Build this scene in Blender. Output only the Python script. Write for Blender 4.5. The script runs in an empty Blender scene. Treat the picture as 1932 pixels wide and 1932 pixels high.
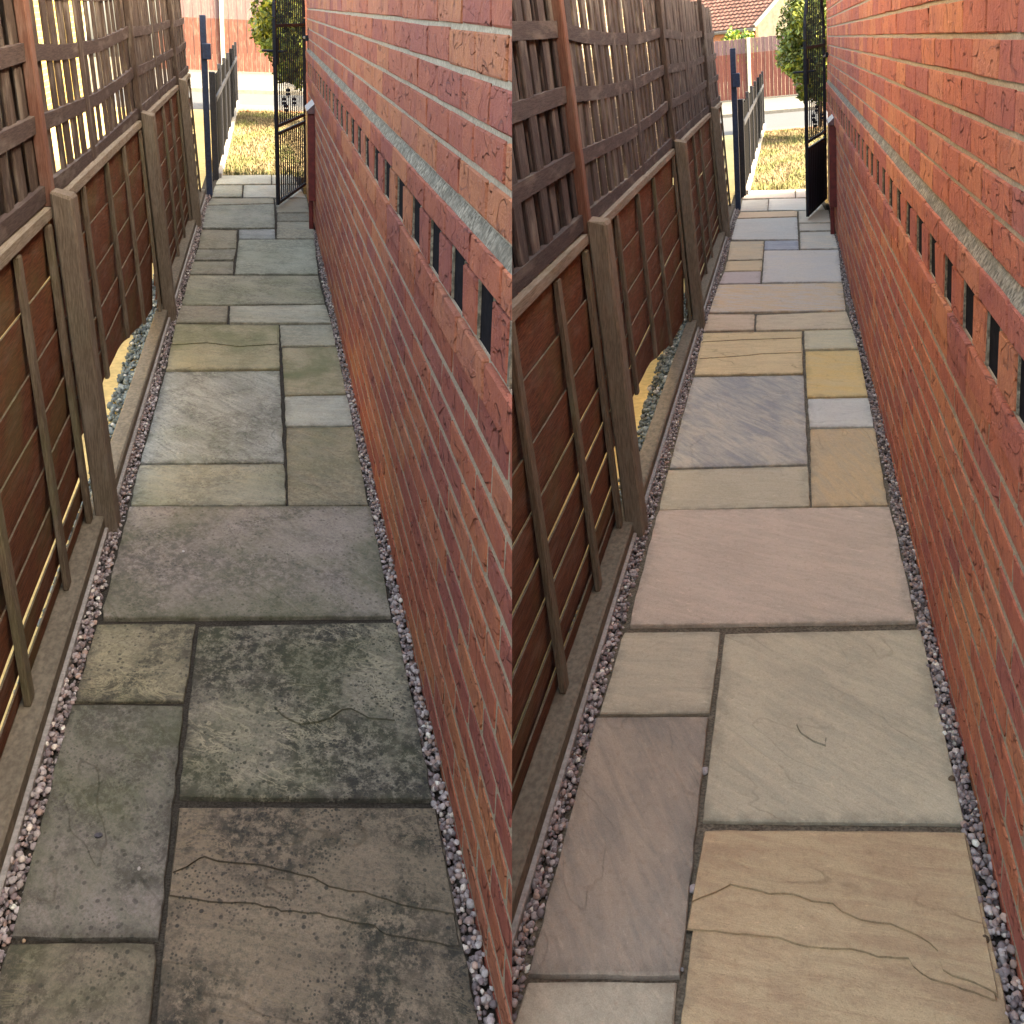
import bpy, bmesh, math, random
import numpy as np
from mathutils import Matrix, Vector, noise
random.seed(7); RNG = np.random.default_rng(7)
SC = bpy.context.scene; COL = SC.collection
# ---------------------------------------------------------------- camera
F, HALF = 2400.0, 966.0                      # focal length and half width in units of a 1932 px wide picture
CAMP = Vector((0, 0, 1.75))
RC = Matrix(((0.99964323, -0.02670981, 0.0), (-0.00928841, -0.34762873, 0.93758626), (-0.02504275, -0.93725175, -0.3477528)))
cd = bpy.data.cameras.new('camera'); cam = bpy.data.objects.new('camera', cd); COL.objects.link(cam); SC.camera = cam
cd.sensor_width = 36; cd.lens = 36 * F / (2 * HALF); cd.clip_start = 0.05; cd.clip_end = 2000
cam.matrix_world = Matrix.Translation(CAMP) @ (RC @ Matrix.Diagonal((1, -1, -1))).to_4x4()
# ---------------------------------------------------------------- sky, sun, exposure
EL, AZ = math.radians(36), math.radians(-14)   # sun over the house wall on the right, a little behind
sd = Vector((math.cos(EL) * math.cos(AZ), math.cos(EL) * math.sin(AZ), math.sin(EL)))
W = bpy.data.worlds.new('World'); SC.world = W; W.use_nodes = True
wn = W.node_tree; bg = wn.nodes['Background']; sky = wn.nodes.new('ShaderNodeTexSky'); sky.sky_type = 'NISHITA'
sky.sun_disc = False; sky.sun_elevation = EL; sky.sun_rotation = math.pi / 2 - AZ; sky.air_density = 0.8; sky.dust_density = 4.5; sky.ozone_density = 0.3
wn.links.new(sky.outputs[0], bg.inputs[0]); bg.inputs[1].default_value = 0.15
sl = bpy.data.lights.new('sun', 'SUN'); sl.energy = 2.0; sl.angle = math.radians(0.5); sl.color = (1, 0.95, 0.86)
so = bpy.data.objects.new('sun', sl); COL.objects.link(so); so.rotation_euler = sd.to_track_quat('Z', 'Y').to_euler(); so.location = (6, 0, 12)
vs = SC.view_settings; vs.view_transform = 'Standard'; vs.look = 'None'; vs.gamma = 1; vs.use_curve_mapping = False; vs.use_white_balance = True; vs.white_balance_temperature = 8400; vs.white_balance_tint = 6; vs.exposure = 3.55
SC.cycles.max_bounces = 8; SC.cycles.diffuse_bounces = 5
# ---------------------------------------------------------------- the two alleys: X across, Y along, Z up, each its own rigid frame
ROT = {'A': Matrix(((0.982877, -0.178788, 0.044582), (-0.024187, -0.365033, -0.93068), (0.182668, 0.913666, -0.363107))),
       'B': Matrix(((0.975391, 0.199183, -0.094539), (-0.020923, -0.34323, -0.939018), (-0.219485, 0.917888, -0.330616)))}
EYE = {'A': Vector((0.54198, -1.46347, 1.77778)), 'B': Vector((0.54951, -1.52221, 1.71824))}
MW = {k: Matrix.Translation(CAMP) @ (RC @ ROT[k]).to_4x4() @ Matrix.Translation(-EYE[k]) for k in 'AB'}
def on_plane(k, u, v, axis=2, at=0.0):       # photo point -> point on a plane of the alley (ground by default)
    d = ROT[k].transposed() @ Vector(((u - HALF) / F, (v - HALF) / F, 1)); e = EYE[k]
    return e + d * ((at - e[axis]) / d[axis])
def seen_at(k, p):
    q = ROT[k] @ (Vector(p) - EYE[k])
    return (HALF + F * q[0] / q[2], HALF + F * q[1] / q[2]) if q[2] > 0.05 else (9e9, 9e9)
FORK = {k: (EYE[k], ROT[k].transposed() @ Vector((1, 0, 0))) for k in 'AB'}   # the upright plane where the two alleys meet
def fork_side(k, p): return (Vector(p) - FORK[k][0]).dot(FORK[k][1])
SIDE = {'A': 'dirty alley', 'B': 'cleaned alley'}
# ---------------------------------------------------------------- materials
def lin(r, g, b): return tuple(((c / 255) / 12.92 if c <= 10.3 else ((c / 255 + 0.055) / 1.055) ** 2.4) for c in (r, g, b))
class Nodes:
    def __init__(s, name, rough=0.85, spec=0.25):
        s.m = bpy.data.materials.new(name); s.m.use_nodes = True; s.t = s.m.node_tree; s.b = s.t.nodes['Principled BSDF']
        s.b.inputs['Roughness'].default_value = rough; s.b.inputs['Specular IOR Level'].default_value = spec
    def n(s, typ, ins=(), **kw):
        x = s.t.nodes.new('ShaderNode' + typ)
        for a, v in kw.items(): setattr(x, a, v)
        for i, v in (ins.items() if isinstance(ins, dict) else enumerate(ins)):
            if v is None: continue
            if isinstance(v, bpy.types.NodeSocket): s.t.links.new(v, x.inputs[i])
            else: x.inputs[i].default_value = v
        return x
    def o(s, typ, ins=(), out=0, **kw): return s.n(typ, ins, **kw).outputs[out]
    def math(s, op, a, b=None, c=None): return s.o('Math', [a, b, c], operation=op)
    def attr(s, name, out='Fac', typ='GEOMETRY'): return s.o('Attribute', attribute_name=name, attribute_type=typ, out=out)
    def coord(s, scale=(1, 1, 1), seed=True):
        v = s.o('TexCoord', out='Object'); v = s.o('Mapping', {0: v, 3: scale})
        if seed:
            r = s.o('ObjectInfo', out='Random'); r = s.math('MULTIPLY', r, 61.0); v = s.o('VectorMath', [v, s.o('CombineXYZ', [r, r, r])], operation='ADD')
        return v
    def noise(s, v, scale, detail=4, rough=0.55, dist=0.0, out='Fac'): return s.o('TexNoise', {'Vector': v, 'Scale': scale, 'Detail': detail, 'Roughness': rough, 'Distortion': dist}, out=out)
    def step(s, f, a, b, lo=0.0, hi=1.0): return s.o('MapRange', {0: f, 1: a, 2: b, 3: lo, 4: hi}, interpolation_type='SMOOTHSTEP')
    def mix(s, f, a, b, mode='MIX'):
        x = s.t.nodes.new('ShaderNodeMix'); x.data_type = 'RGBA'; x.blend_type = mode
        for i, v in ((0, f), (6, a), (7, b)):
            if isinstance(v, bpy.types.NodeSocket): s.t.links.new(v, x.inputs[i])
            else: x.inputs[i].default_value = v if i == 0 else (tuple(v) + (1,))[:4]
        return x.outputs[2]
    def bump(s, h, strength, dist, prev=None): return s.o('Bump', {'Strength': strength, 'Distance': dist, 'Height': h, 'Normal': prev})
    def done(s, col, nrm=None):
        if isinstance(col, bpy.types.NodeSocket): s.t.links.new(col, s.b.inputs['Base Color'])
        else: s.b.inputs['Base Color'].default_value = tuple(col) + (1,)
        if nrm: s.t.links.new(nrm, s.b.inputs['Normal'])
        return s.m
def plain(name, col, rough=0.8, spec=0.3, var=0.25, scale=30, bump=0.3, stretch=(1, 1, 1), metal=0):
    s = Nodes(name, rough, spec); v = s.coord(stretch, True); f = s.noise(v, scale, 5, 0.6)
    g = s.noise(v, scale * 0.13, 3)
    c = s.mix(s.step(f, 0.3, 0.7), [x * (1 - var) for x in col], [min(1, x * (1 + var)) for x in col])
    c = s.mix(s.step(g, 0.35, 0.7, 0, var), c, [x * 0.55 for x in col])
    s.b.inputs['Metallic'].default_value = metal
    return s.done(c, s.bump(f, bump, 0.004))
def brick_mat(name, gain):
    s = Nodes(name, 0.88, 0.22); v = s.coord((1, 0.62, 1)); tint = s.attr('tint', 'Color')
    big = s.noise(v, 9, 3, 0.5, 0.6); streak = s.noise(s.o('Mapping', {0: v, 3: (1, 1.9, 0.35)}), 60, 4, 0.65); fine = s.noise(v, 210, 4, 0.7)
    c = s.mix(s.step(big, 0.45, 0.65, 0, 0.5), tint, s.mix(1.0, tint, (0.76, 0.68, 0.86), 'MULTIPLY'))
    c = s.mix(s.step(streak, 0.45, 0.72, 0, 0.32), c, s.mix(1.0, c, (1.35, 1.42, 1.25), 'MULTIPLY'))
    c = s.mix(s.step(fine, 0.5, 0.75, 0, 0.5), c, s.mix(1.0, c, (0.62, 0.56, 0.56), 'MULTIPLY'))
    n1 = s.noise(v, 10.5, 2, 0.4, 1.1); fold = s.step(n1, 0.485, 0.505); n2 = s.noise(v, 18, 2, 0.45, 0.8); fold2 = s.step(n2, 0.53, 0.55)
    edge = s.math('MULTIPLY', s.step(n1, 0.46, 0.49), s.math('SUBTRACT', 1.0, s.step(n1, 0.495, 0.52)))  # mask along the folds; darkens the colour to paint in their shade
    keep = s.step(s.noise(v, 13, 2), 0.47, 0.53)
    c = s.mix(s.math('MULTIPLY', edge, s.math('MULTIPLY', keep, 0.6)), c, s.mix(1.0, c, (0.30, 0.24, 0.25), 'MULTIPLY')); rough = s.noise(s.o('Mapping', {0: v, 3: (1, 1.2, 0.7)}), 34, 5, 0.7, 0.6); c = s.mix(s.step(rough, 0.50, 0.68, 0, 0.5), c, s.mix(1.0, c, (1.25, 1.30, 1.15), 'MULTIPLY'))
    c = s.mix(1.0, c, (gain,) * 3, 'MULTIPLY')
    h = s.math('ADD', s.math('MULTIPLY', s.math('ADD', fold, s.math('MULTIPLY', rough, 0.9)), 1.0), s.math('ADD', s.math('MULTIPLY', fold2, 0.6), s.math('ADD', s.math('MULTIPLY', streak, 0.8), s.math('MULTIPLY', fine, 0.45))))
    return s.done(c, s.bump(h, 1.0, 0.013))
def slab_mat(name):
    s = Nodes(name, 0.9, 0.12); v = s.coord((1, 0.66, 1), False)
    sd_ = s.attr('seed'); ang = s.attr('ang'); dirt = s.attr('dirt'); green = s.attr('green'); step_ = s.attr('riven')
    v = s.o('VectorMath', [v, s.o('CombineXYZ', [sd_, s.math('MULTIPLY', sd_, 1.7), sd_])], operation='ADD')
    vr = s.o('VectorRotate', {'Vector': v, 'Angle': ang}, rotation_type='Z_AXIS')
    vein = s.noise(s.o('Mapping', {0: vr, 3: (1.0, 5.5, 1)}), 5.5, 6, 0.6, 0.8)
    cloud = s.noise(v, 4.5, 4, 0.55, 0.4); t1, t2 = s.attr('tint', 'Color'), s.attr('tint2', 'Color')
    c = s.mix(s.step(s.math('ADD', s.math('MULTIPLY', vein, 0.6), s.math('MULTIPLY', cloud, 0.4)), 0.36, 0.66), t1, t2)
    grain = s.noise(v, 330, 4, 0.75); c = s.mix(s.step(grain, 0.3, 0.7, 0.0, 0.5), c, s.mix(1.0, c, (0.62, 0.60, 0.57), 'MULTIPLY')); mid = s.noise(v, 60, 5, 0.7); c = s.mix(s.step(mid, 0.5, 0.72, 0, 0.45), c, s.mix(1.0, c, (0.74, 0.70, 0.66), 'MULTIPLY'))
    pale = s.noise(s.o('Mapping', {0: vr, 3: (1, 4, 1)}), 22, 5, 0.7, 1.0); c = s.mix(s.step(pale, 0.57, 0.72, 0, 0.55), c, s.mix(1.0, c, (1.42, 1.40, 1.38), 'MULTIPLY'))
    # riven steps
    lev = s.math('ADD', s.math('MULTIPLY', s.noise(s.o('Mapping', {0: vr, 3: (0.8, 2.1, 1)}), 2.1, 3, 0.5, 0.35), 5.5), s.math('MULTIPLY', s.noise(v, 26, 3, 0.6), 0.16))
    fr = s.math('FRACT', lev); st = s.math('ADD', s.math('FLOOR', lev), s.step(fr, 0.44, 0.56))
    crack = s.math('MULTIPLY', s.step(fr, 0.455, 0.495), s.math('SUBTRACT', 1.0, s.step(fr, 0.505, 0.56)))
    vis = s.math('MULTIPLY', s.step(s.noise(v, 5, 3), 0.44, 0.60), step_)
    c = s.mix(s.math('MULTIPLY', crack, s.math('MULTIPLY', vis, 0.5)), c, s.mix(1.0, c, (0.36, 0.32, 0.29), 'MULTIPLY'))
    # grime: broad patches, lichen specks, algae
    patch = s.step(s.noise(v, 3.3, 6, 0.62, 0.5), 0.41, 0.57); mott = s.step(s.noise(v, 36, 7, 0.8), 0.40, 0.56)
    g1 = s.math('MULTIPLY', s.math('MULTIPLY', patch, mott), s.math('MULTIPLY', dirt, 0.95))
    c = s.mix(g1, c, (0.036, 0.035, 0.030))
    c = s.mix(s.math('MULTIPLY', s.step(s.noise(v, 95, 5, 0.75), 0.44, 0.62), s.math('MULTIPLY', dirt, 0.5)), c, (0.075, 0.072, 0.056))
    rid = s.noise(s.o('Mapping', {0: vr, 3: (0.9, 1.7, 1)}), 9, 6, 0.68, 0.9); ridge = s.math('MULTIPLY', s.step(rid, 0.465, 0.50), s.math('SUBTRACT', 1.0, s.step(rid, 0.505, 0.53)))
    c = s.mix(s.math('MULTIPLY', s.math('MULTIPLY', ridge, s.step(s.noise(v, 4.2, 4), 0.42, 0.6)), s.math('MULTIPLY', dirt, 0.85)), c, s.mix(1.0, t2, (1.15, 1.12, 1.02), 'MULTIPLY'))
    edg = s.math('MULTIPLY', s.attr('edge'), s.step(s.noise(v, 17, 5, 0.7), 0.36, 0.60)); c = s.mix(s.math('MULTIPLY', edg, s.math('ADD', 0.28, s.math('MULTIPLY', dirt, 0.55))), c, (0.065, 0.060, 0.047))  # slab rims darkened: painted contact shade mixed with edge dirt
    vor = s.o('TexVoronoi', {'Vector': v, 'Scale': 46.0}, out='Distance'); spk = s.math('MULTIPLY', s.math('SUBTRACT', 1.0, s.step(vor, 0.17, 0.27)), s.step(s.noise(v, 5.5, 5, 0.65), 0.42, 0.54))
    c = s.mix(s.math('MULTIPLY', spk, s.math('MULTIPLY', dirt, 0.85)), c, (0.035, 0.036, 0.034))
    vor2 = s.o('TexVoronoi', {'Vector': v, 'Scale': 105.0}, out='Distance'); c = s.mix(s.math('MULTIPLY', s.math('MULTIPLY', s.math('SUBTRACT', 1.0, s.step(vor2, 0.2, 0.36)), s.step(s.noise(v, 7.5, 5, 0.65), 0.46, 0.58)), s.math('MULTIPLY', dirt, 0.8)), c, (0.04, 0.04, 0.036))
    c = s.mix(s.math('MULTIPLY', s.step(s.noise(v, 2.6, 5, 0.6, 0.4), 0.42, 0.68), green), c, (0.105, 0.125, 0.052))
    h = s.math('ADD', s.math('MULTIPLY', st, s.math('MULTIPLY', step_, 0.55)), s.math('ADD', s.math('MULTIPLY', grain, 0.22), s.math('ADD', s.math('ADD', s.math('MULTIPLY', pale, 0.35), s.math('MULTIPLY', mid, 0.35)), s.math('ADD', s.math('MULTIPLY', vein, 0.7), s.math('MULTIPLY', s.math('MULTIPLY', rid, step_), 1.3)))))
    return s.done(c, s.bump(h, 0.95, 0.008))
def wood_mat(name, c1, c2, stretch, green=0.0, grey=0.3, seed=True):
    s = Nodes(name, 0.9, 0.15); v = s.coord((1, 0.66, 1), seed)
    g = s.noise(s.o('Mapping', {0: v, 3: stretch}), 34, 6, 0.68, 0.35); b = s.noise(s.o('Mapping', {0: v, 3: tuple(math.sqrt(x) for x in stretch)}), 7, 4); f = s.noise(s.o('Mapping', {0: v, 3: stretch}), 130, 4, 0.7)
    r = s.o('ObjectInfo', out='Random')
    c = s.mix(s.step(g, 0.32, 0.70), c1, c2); c = s.mix(s.math('MULTIPLY', r, 0.45), c, s.mix(1.0, c, (0.55, 0.52, 0.52), 'MULTIPLY'))
    c = s.mix(s.step(b, 0.48, 0.72, 0, grey), c, (0.30, 0.265, 0.215)); c = s.mix(s.step(f, 0.60, 0.74, 0, 0.75), c, [x * 0.3 for x in c1])
    if green: c = s.mix(s.step(s.noise(v, 3.2, 5, 0.6), 0.47, 0.68, 0, green), c, (0.11, 0.125, 0.045))
    return s.done(c, s.bump(s.math('ADD', s.math('MULTIPLY', g, 0.8), s.math('MULTIPLY', f, 0.5)), 0.7, 0.004))
def tint_mat(name, rough=0.75, spec=0.3, sc=90, gain=1.0, trans=0.0):
    s = Nodes(name, rough, spec); v = s.coord((1, 1, 1), False); t = s.attr('tint', 'Color'); f = s.noise(v, sc, 3)
    c = s.mix(s.step(f, 0.35, 0.7, 0, 0.6), t, s.mix(1.0, t, (0.6, 0.58, 0.56), 'MULTIPLY'))
    if gain != 1: c = s.mix(1.0, c, (gain,) * 3, 'MULTIPLY')
    if trans: s.b.inputs['Transmission Weight'].default_value = 0.0; s.b.inputs['Subsurface Weight'].default_value = 0.0
    return s.done(c, s.bump(f, 0.3, 0.002))
HZ, VT = (9, 0.6, 9), (9, 9, 0.6)
M = dict(
    brickA=brick_mat('red_dragface_brick', 1.12), brickB=brick_mat('red_dragface_brick_washed', 1.42),
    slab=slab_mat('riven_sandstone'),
    mortar=plain('pale_mortar', (0.43, 0.36, 0.26), 0.95, 0.1, 0.3, 160, 0.6), fillet=plain('rough_mortar', (0.245, 0.215, 0.16), 0.98, 0.1, 0.65, 75, 1.0),
    soil=plain('joint_dirt', (0.055, 0.048, 0.038), 0.98, 0.05, 0.5, 150, 1.0), jointB=plain('joint_sand', (0.15, 0.125, 0.09), 0.98, 0.05, 0.5, 120, 1.0),
    board=wood_mat('oiled_fence_board', (0.078, 0.027, 0.012), (0.225, 0.086, 0.042), HZ, 0.35, 0.16), boardB=wood_mat('oiled_fence_board_dull', (0.070, 0.027, 0.014), (0.205, 0.080, 0.042), HZ, 0.25, 0.16),
    rail=wood_mat('weathered_rail', (0.052, 0.036, 0.031), (0.105, 0.075, 0.064), HZ, 0.0, 0.25), railB=wood_mat('weathered_rail_grey', (0.045, 0.033, 0.032), (0.085, 0.066, 0.062), HZ, 0.0, 0.25),
    slatB=wood_mat('weathered_slat_grey', (0.036, 0.026, 0.025), (0.078, 0.060, 0.054), VT, 0.0, 0.35), slat=wood_mat('weathered_slat', (0.038, 0.026, 0.021), (0.090, 0.063, 0.047), VT, 0.0, 0.35), batten=wood_mat('weathered_batten', (0.095, 0.070, 0.048), (0.20, 0.16, 0.11), VT, 0.3, 0.3),
    post=wood_mat('weathered_post', (0.13, 0.100, 0.07), (0.25, 0.20, 0.145), VT, 0.1, 0.25), tpost=wood_mat('stained_post', (0.13, 0.056, 0.036), (0.20, 0.10, 0.07), VT, 0, 0.2), cap=wood_mat('bleached_rail', (0.15, 0.115, 0.08), (0.30, 0.25, 0.19), HZ, 0.15, 0.4),
    gboard=plain('gravel_board', (0.165, 0.142, 0.105), 0.95, 0.1, 0.25, 70, 0.6, (1, 0.5, 1)), ledge=plain('concrete_ledge', (0.30, 0.28, 0.25), 0.95, 0.1, 0.2, 60, 0.5),
    pebble=tint_mat('pebble', 0.6, 0.35, 160), chip=tint_mat('slate_chip', 0.8, 0.2, 160),
    black=plain('black_paint', (0.012, 0.013, 0.018), 0.6, 0.22, 0.3, 40, 0.15), navy=plain('navy_paint', (0.026, 0.040, 0.075), 0.55, 0.3, 0.25, 40, 0.15), blackboard=plain('black_fence_board', (0.003, 0.0028, 0.003), 0.8, 0.03, 0.4, 50, 0.2, VT),
    red=plain('dark_red_paint', (0.14, 0.018, 0.016), 0.5, 0.45, 0.3, 20, 0.2), lid=plain('scuffed_lid', (0.16, 0.085, 0.085), 0.4, 0.4, 0.4, 60, 0.4),
    grass=tint_mat('dry_grass', 0.9, 0.1, 20), turf=plain('parched_turf', (0.17, 0.135, 0.07), 0.95, 0.1, 0.4, 25, 0.6), road=plain('pale_asphalt', (0.062, 0.066, 0.070), 0.9, 0.2, 0.15, 60, 0.4), kerb=plain('concrete_kerb', (0.15, 0.14, 0.12), 0.9, 0.2, 0.15, 20, 0.3), edging=plain('terracotta_edging', (0.40, 0.17, 0.09), 0.9, 0.2, 0.3, 30, 0.4), pave=plain('pale_footway', (0.105, 0.102, 0.095), 0.9, 0.2, 0.12, 12, 0.3),
    farA=wood_mat('faded_pink_board', (0.12, 0.045, 0.033), (0.165, 0.070, 0.053), VT, 0, 0.2), farA2=wood_mat('faded_grey_board', (0.145, 0.086, 0.084), (0.19, 0.125, 0.125), VT, 0, 0.2), farB=wood_mat('red_brown_board', (0.105, 0.036, 0.028), (0.155, 0.06, 0.05), VT, 0, 0.1), farB2=wood_mat('grey_brown_board', (0.10, 0.06, 0.062), (0.155, 0.10, 0.105), VT, 0, 0.15), white=plain('pale_concrete_post', (0.42, 0.40, 0.31), 0.9, 0.2, 0.1),
    leaf=tint_mat('hedge_leaf', 0.6, 0.35, 8), trunk=plain('bark', (0.12, 0.085, 0.055), 0.95, 0.1, 0.4, 30, 1.0),
    yellow=plain('yellow_stone', (0.60, 0.46, 0.20), 0.9, 0.1, 0.15, 25, 0.3), ybrick=plain('yellow_brick', (0.34, 0.25, 0.075), 0.9, 0.1, 0.2, 18, 0.4), bbrick=tint_mat('buff_brick', 0.9, 0.15, 60),
    earth=plain('earth', (0.14, 0.12, 0.08), 0.95, 0.1, 0.4, 0.6, 0.3), tile=plain('clay_roof_tile', (0.15, 0.075, 0.058), 0.85, 0.2, 0.35, 3, 0.4), gable=plain('buff_gable_brick', (0.07, 0.064, 0.052), 0.9, 0.15, 0.25, 6, 0.4), verge=plain('dark_verge', (0.16, 0.14, 0.12), 0.8, 0.2), dark=plain('slot_shade_dark', (0.012, 0.011, 0.013), 0.95, 0.05, 0.3, 40, 0.3), snail=plain('dark_bolt', (0.05, 0.045, 0.05), 0.5, 0.4, 0.4, 200, 0.5))
# ---------------------------------------------------------------- mesh helpers
class MB:
    """collects shapes of one part; attributes are per vertex"""
    def __init__(s): s.v, s.f, s.a = [], [], {}
    def add(s, vs, fs, **at):
        b = len(s.v); s.v += [tuple(p) for p in vs]; s.f += [tuple(i + b for i in f) for f in fs]
        for k, val in at.items():
            l = s.a.setdefault(k, []); l += [None] * (b - len(l)); l += [val] * len(vs)
        return s
    def box(s, x0, x1, y0, y1, z0, z1, c=0.0, j=0.0, lean=0.0, **at):
        vs, fs = cbox(x0, x1, y0, y1, z0, z1, c)
        vs = [(x - lean * z + random.uniform(-j, j), y + random.uniform(-j, j), z + random.uniform(-j, j)) for x, y, z in vs]
        return s.add(vs, fs, **at)
    def tube(s, p, q, r, n=8, r2=None, **at):
        p, q = Vector(p), Vector(q); d = (q - p).normalized(); a = d.orthogonal().normalized(); b = d.cross(a); r2 = r if r2 is None else r2
        vs = [c + (a * math.cos(t) + b * math.sin(t)) * rr for c, rr in ((p, r), (q, r2)) for t in (2 * math.pi * i / n for i in range(n))]
        return s.add(vs, [(i, (i + 1) % n, n + (i + 1) % n, n + i) for i in range(n)] + [tuple(range(n))[::-1], tuple(range(n, 2 * n))], **at)
    def mesh(s, name):
        me = bpy.data.meshes.new(name); me.from_pydata(s.v, [], s.f); fix(me)
        for k, l in s.a.items():
            l = l + [None] * (len(s.v) - len(l)); l = [x if x is not None else 0 for x in l]
            if isinstance(next(x for x in l if x is not None), (int, float)):
                me.attributes.new(k, 'FLOAT', 'POINT').data.foreach_set('value', [float(x) for x in l])
            else:
                me.attributes.new(k, 'FLOAT_COLOR', 'POINT').data.foreach_set('color', [c for x in l for c in (tuple(x) + (1,))])
        return me
def fix(me):
    bm = bmesh.new(); bm.from_mesh(me); bmesh.ops.recalc_face_normals(bm, faces=bm.faces); bm.to_mesh(me); bm.free()
def cbox(x0, x1, y0, y1, z0, z1, c):
    if c <= 0:
        v = [(x, y, z) for x in (x0, x1) for y in (y0, y1) for z in (z0, z1)]
        return v, [(0, 1, 3, 2), (4, 6, 7, 5), (0, 4, 5, 1), (2, 3, 7, 6), (0, 2, 6, 4), (1, 5, 7, 3)]
    X, Y, Z = (x0, x1), (y0, y1), (z0, z1); v = []; ix = {}
    for i in (0, 1):
        for j in (0, 1):
            for k in (0, 1):
                s = [1 - 2 * i, 1 - 2 * j, 1 - 2 * k]
                for ax in range(3):
                    p = [X[i], Y[j], Z[k]]
                    for o in range(3):
                        if o != ax: p[o] += s[o] * c
                    ix[i, j, k, ax] = len(v); v.append(tuple(p))
    fs = []
    for ax in range(3):
        a, b = [o for o in range(3) if o != ax]
        for sgn in (0, 1):
            q = []
            for u, w in ((0, 0), (1, 0), (1, 1), (0, 1)):
                t = [0, 0, 0]; t[ax] = sgn; t[a] = u; t[b] = w; q.append(ix[t[0], t[1], t[2], ax])
            fs.append(tuple(q))
    for ax in range(3):
        a, b = [o for o in range(3) if o != ax]
        for u in (0, 1):
            for w in (0, 1):
                q = []
                for t_, which in ((0, a), (1, a), (1, b), (0, b)):
                    t = [0, 0, 0]; t[ax] = t_; t[a] = u; t[b] = w; q.append(ix[t[0], t[1], t[2], which])
                fs.append(tuple(q))
    for i in (0, 1):
        for j in (0, 1):
            for k in (0, 1): fs.append(tuple(ix[i, j, k, ax] for ax in range(3)))
    return v, fs
def np_mesh(name, V, T, tint=None, smooth=False):
    me = bpy.data.meshes.new(name); n = len(T)
    me.vertices.add(len(V)); me.vertices.foreach_set('co', np.asarray(V, np.float32).ravel())
    me.loops.add(3 * n); me.loops.foreach_set('vertex_index', np.asarray(T, np.int32).ravel())
    me.polygons.add(n); me.polygons.foreach_set('loop_start', np.arange(0, 3 * n, 3, dtype=np.int32))
    me.update(calc_edges=True)
    if tint is not None:
        c = np.ones((len(V), 4), np.float32); c[:, :3] = tint; me.attributes.new('tint', 'FLOAT_COLOR', 'POINT').data.foreach_set('color', c.ravel())
    if smooth: me.polygons.foreach_set('use_smooth', np.ones(n, bool))
    return me
BASE = {}
def tag(o, label=None, cat=None, group=None, kind=None):
    for k, v in (('label', label), ('category', cat), ('group', group), ('kind', kind)):
        if v: o[k] = v
    return o
def thing(k, name, base, label, cat, group=None, kind=None, mesh=None, mat=None):
    o = bpy.data.objects.new(name, mesh); COL.objects.link(o); o.matrix_world = MW[k] @ Matrix.Translation(Vector(base)); BASE[o.name] = (k, Vector(base))
    if mat: mesh.materials.append(M[mat])
    return tag(o, label, cat, group, kind)
def part(name, mb, mat, parent, at=None, kind=None, cut=True):
    """a child whose mesh is in alley coordinates (or round 'at' when given)"""
    k, b = BASE[parent.name]; me = mb.mesh(name) if isinstance(mb, MB) else mb
    if not me.materials: me.materials.append(M[mat])
    if cut and at is None: clip(me, k)
    if len(me.polygons) == 0: bpy.data.meshes.remove(me); return None
    o = bpy.data.objects.new(name, me); COL.objects.link(o); o.parent = parent; o.location = (Vector(at) if at is not None else Vector()) - b
    BASE[o.name] = (k, Vector()) if at is None else (k, Vector(at))
    if kind: o['kind'] = kind
    return o
def solo(k, name, mb, mat, label=None, cat=None, group=None, kind=None, cut=True):
    me = mb.mesh(name) if isinstance(mb, MB) else mb
    me.materials.append(M[mat])
    if cut: clip(me, k)
    return thing(k, name, (0, 0, 0), label, cat, group, kind, me)
def clip(me, k):
    """end a mesh where the two alleys meet"""
    co, no = FORK[k]; n = len(me.vertices)
    if n == 0: return
    a = np.empty(n * 3, np.float32); me.vertices.foreach_get('co', a); d = (a.reshape(-1, 3) - np.array(co)) @ np.array(no); sgn = 1 if k == 'A' else -1
    d = d * sgn
    if d.max() <= 0: return
    bm = bmesh.new(); bm.from_mesh(me); g = bm.verts[:] + bm.edges[:] + bm.faces[:]
    r = bmesh.ops.bisect_plane(bm, geom=g, plane_co=co, plane_no=no * sgn, clear_outer=True)
    ed = [e for e in r['geom_cut'] if isinstance(e, bmesh.types.BMEdge)]
    if ed and len(bm.faces) < 4000:
        try: bmesh.ops.holes_fill(bm, edges=ed)
        except Exception: pass
    bm.to_mesh(me); bm.free()
def ribbon(ys, lo, hi, xf, th):
    """a long board: lower/upper edge and front face as functions of y"""
    vs, fs = [], []
    for y in ys:
        a, b = lo(y), hi(y); vs += [(xf(y, a), y, a), (xf(y, b), y, b), (xf(y, b) - th, y, b), (xf(y, a) - th, y, a)]
    n = len(ys)
    for i in range(n - 1):
        for j in range(4): fs.append((4 * i + j, 4 * i + (j + 1) % 4, 4 * i + 4 + (j + 1) % 4, 4 * i + 4 + j))
    return vs, fs + [(0, 1, 2, 3), (4 * n - 4, 4 * n - 1, 4 * n - 2, 4 * n - 3)]
def wob(seed, f=1.3, a=1.0): return lambda y: a * noise.noise(Vector((y * f, seed * 13.7, 3.1)))
def lins(a, b, n): return [a + (b - a) * i / n for i in range(n + 1)]
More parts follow.
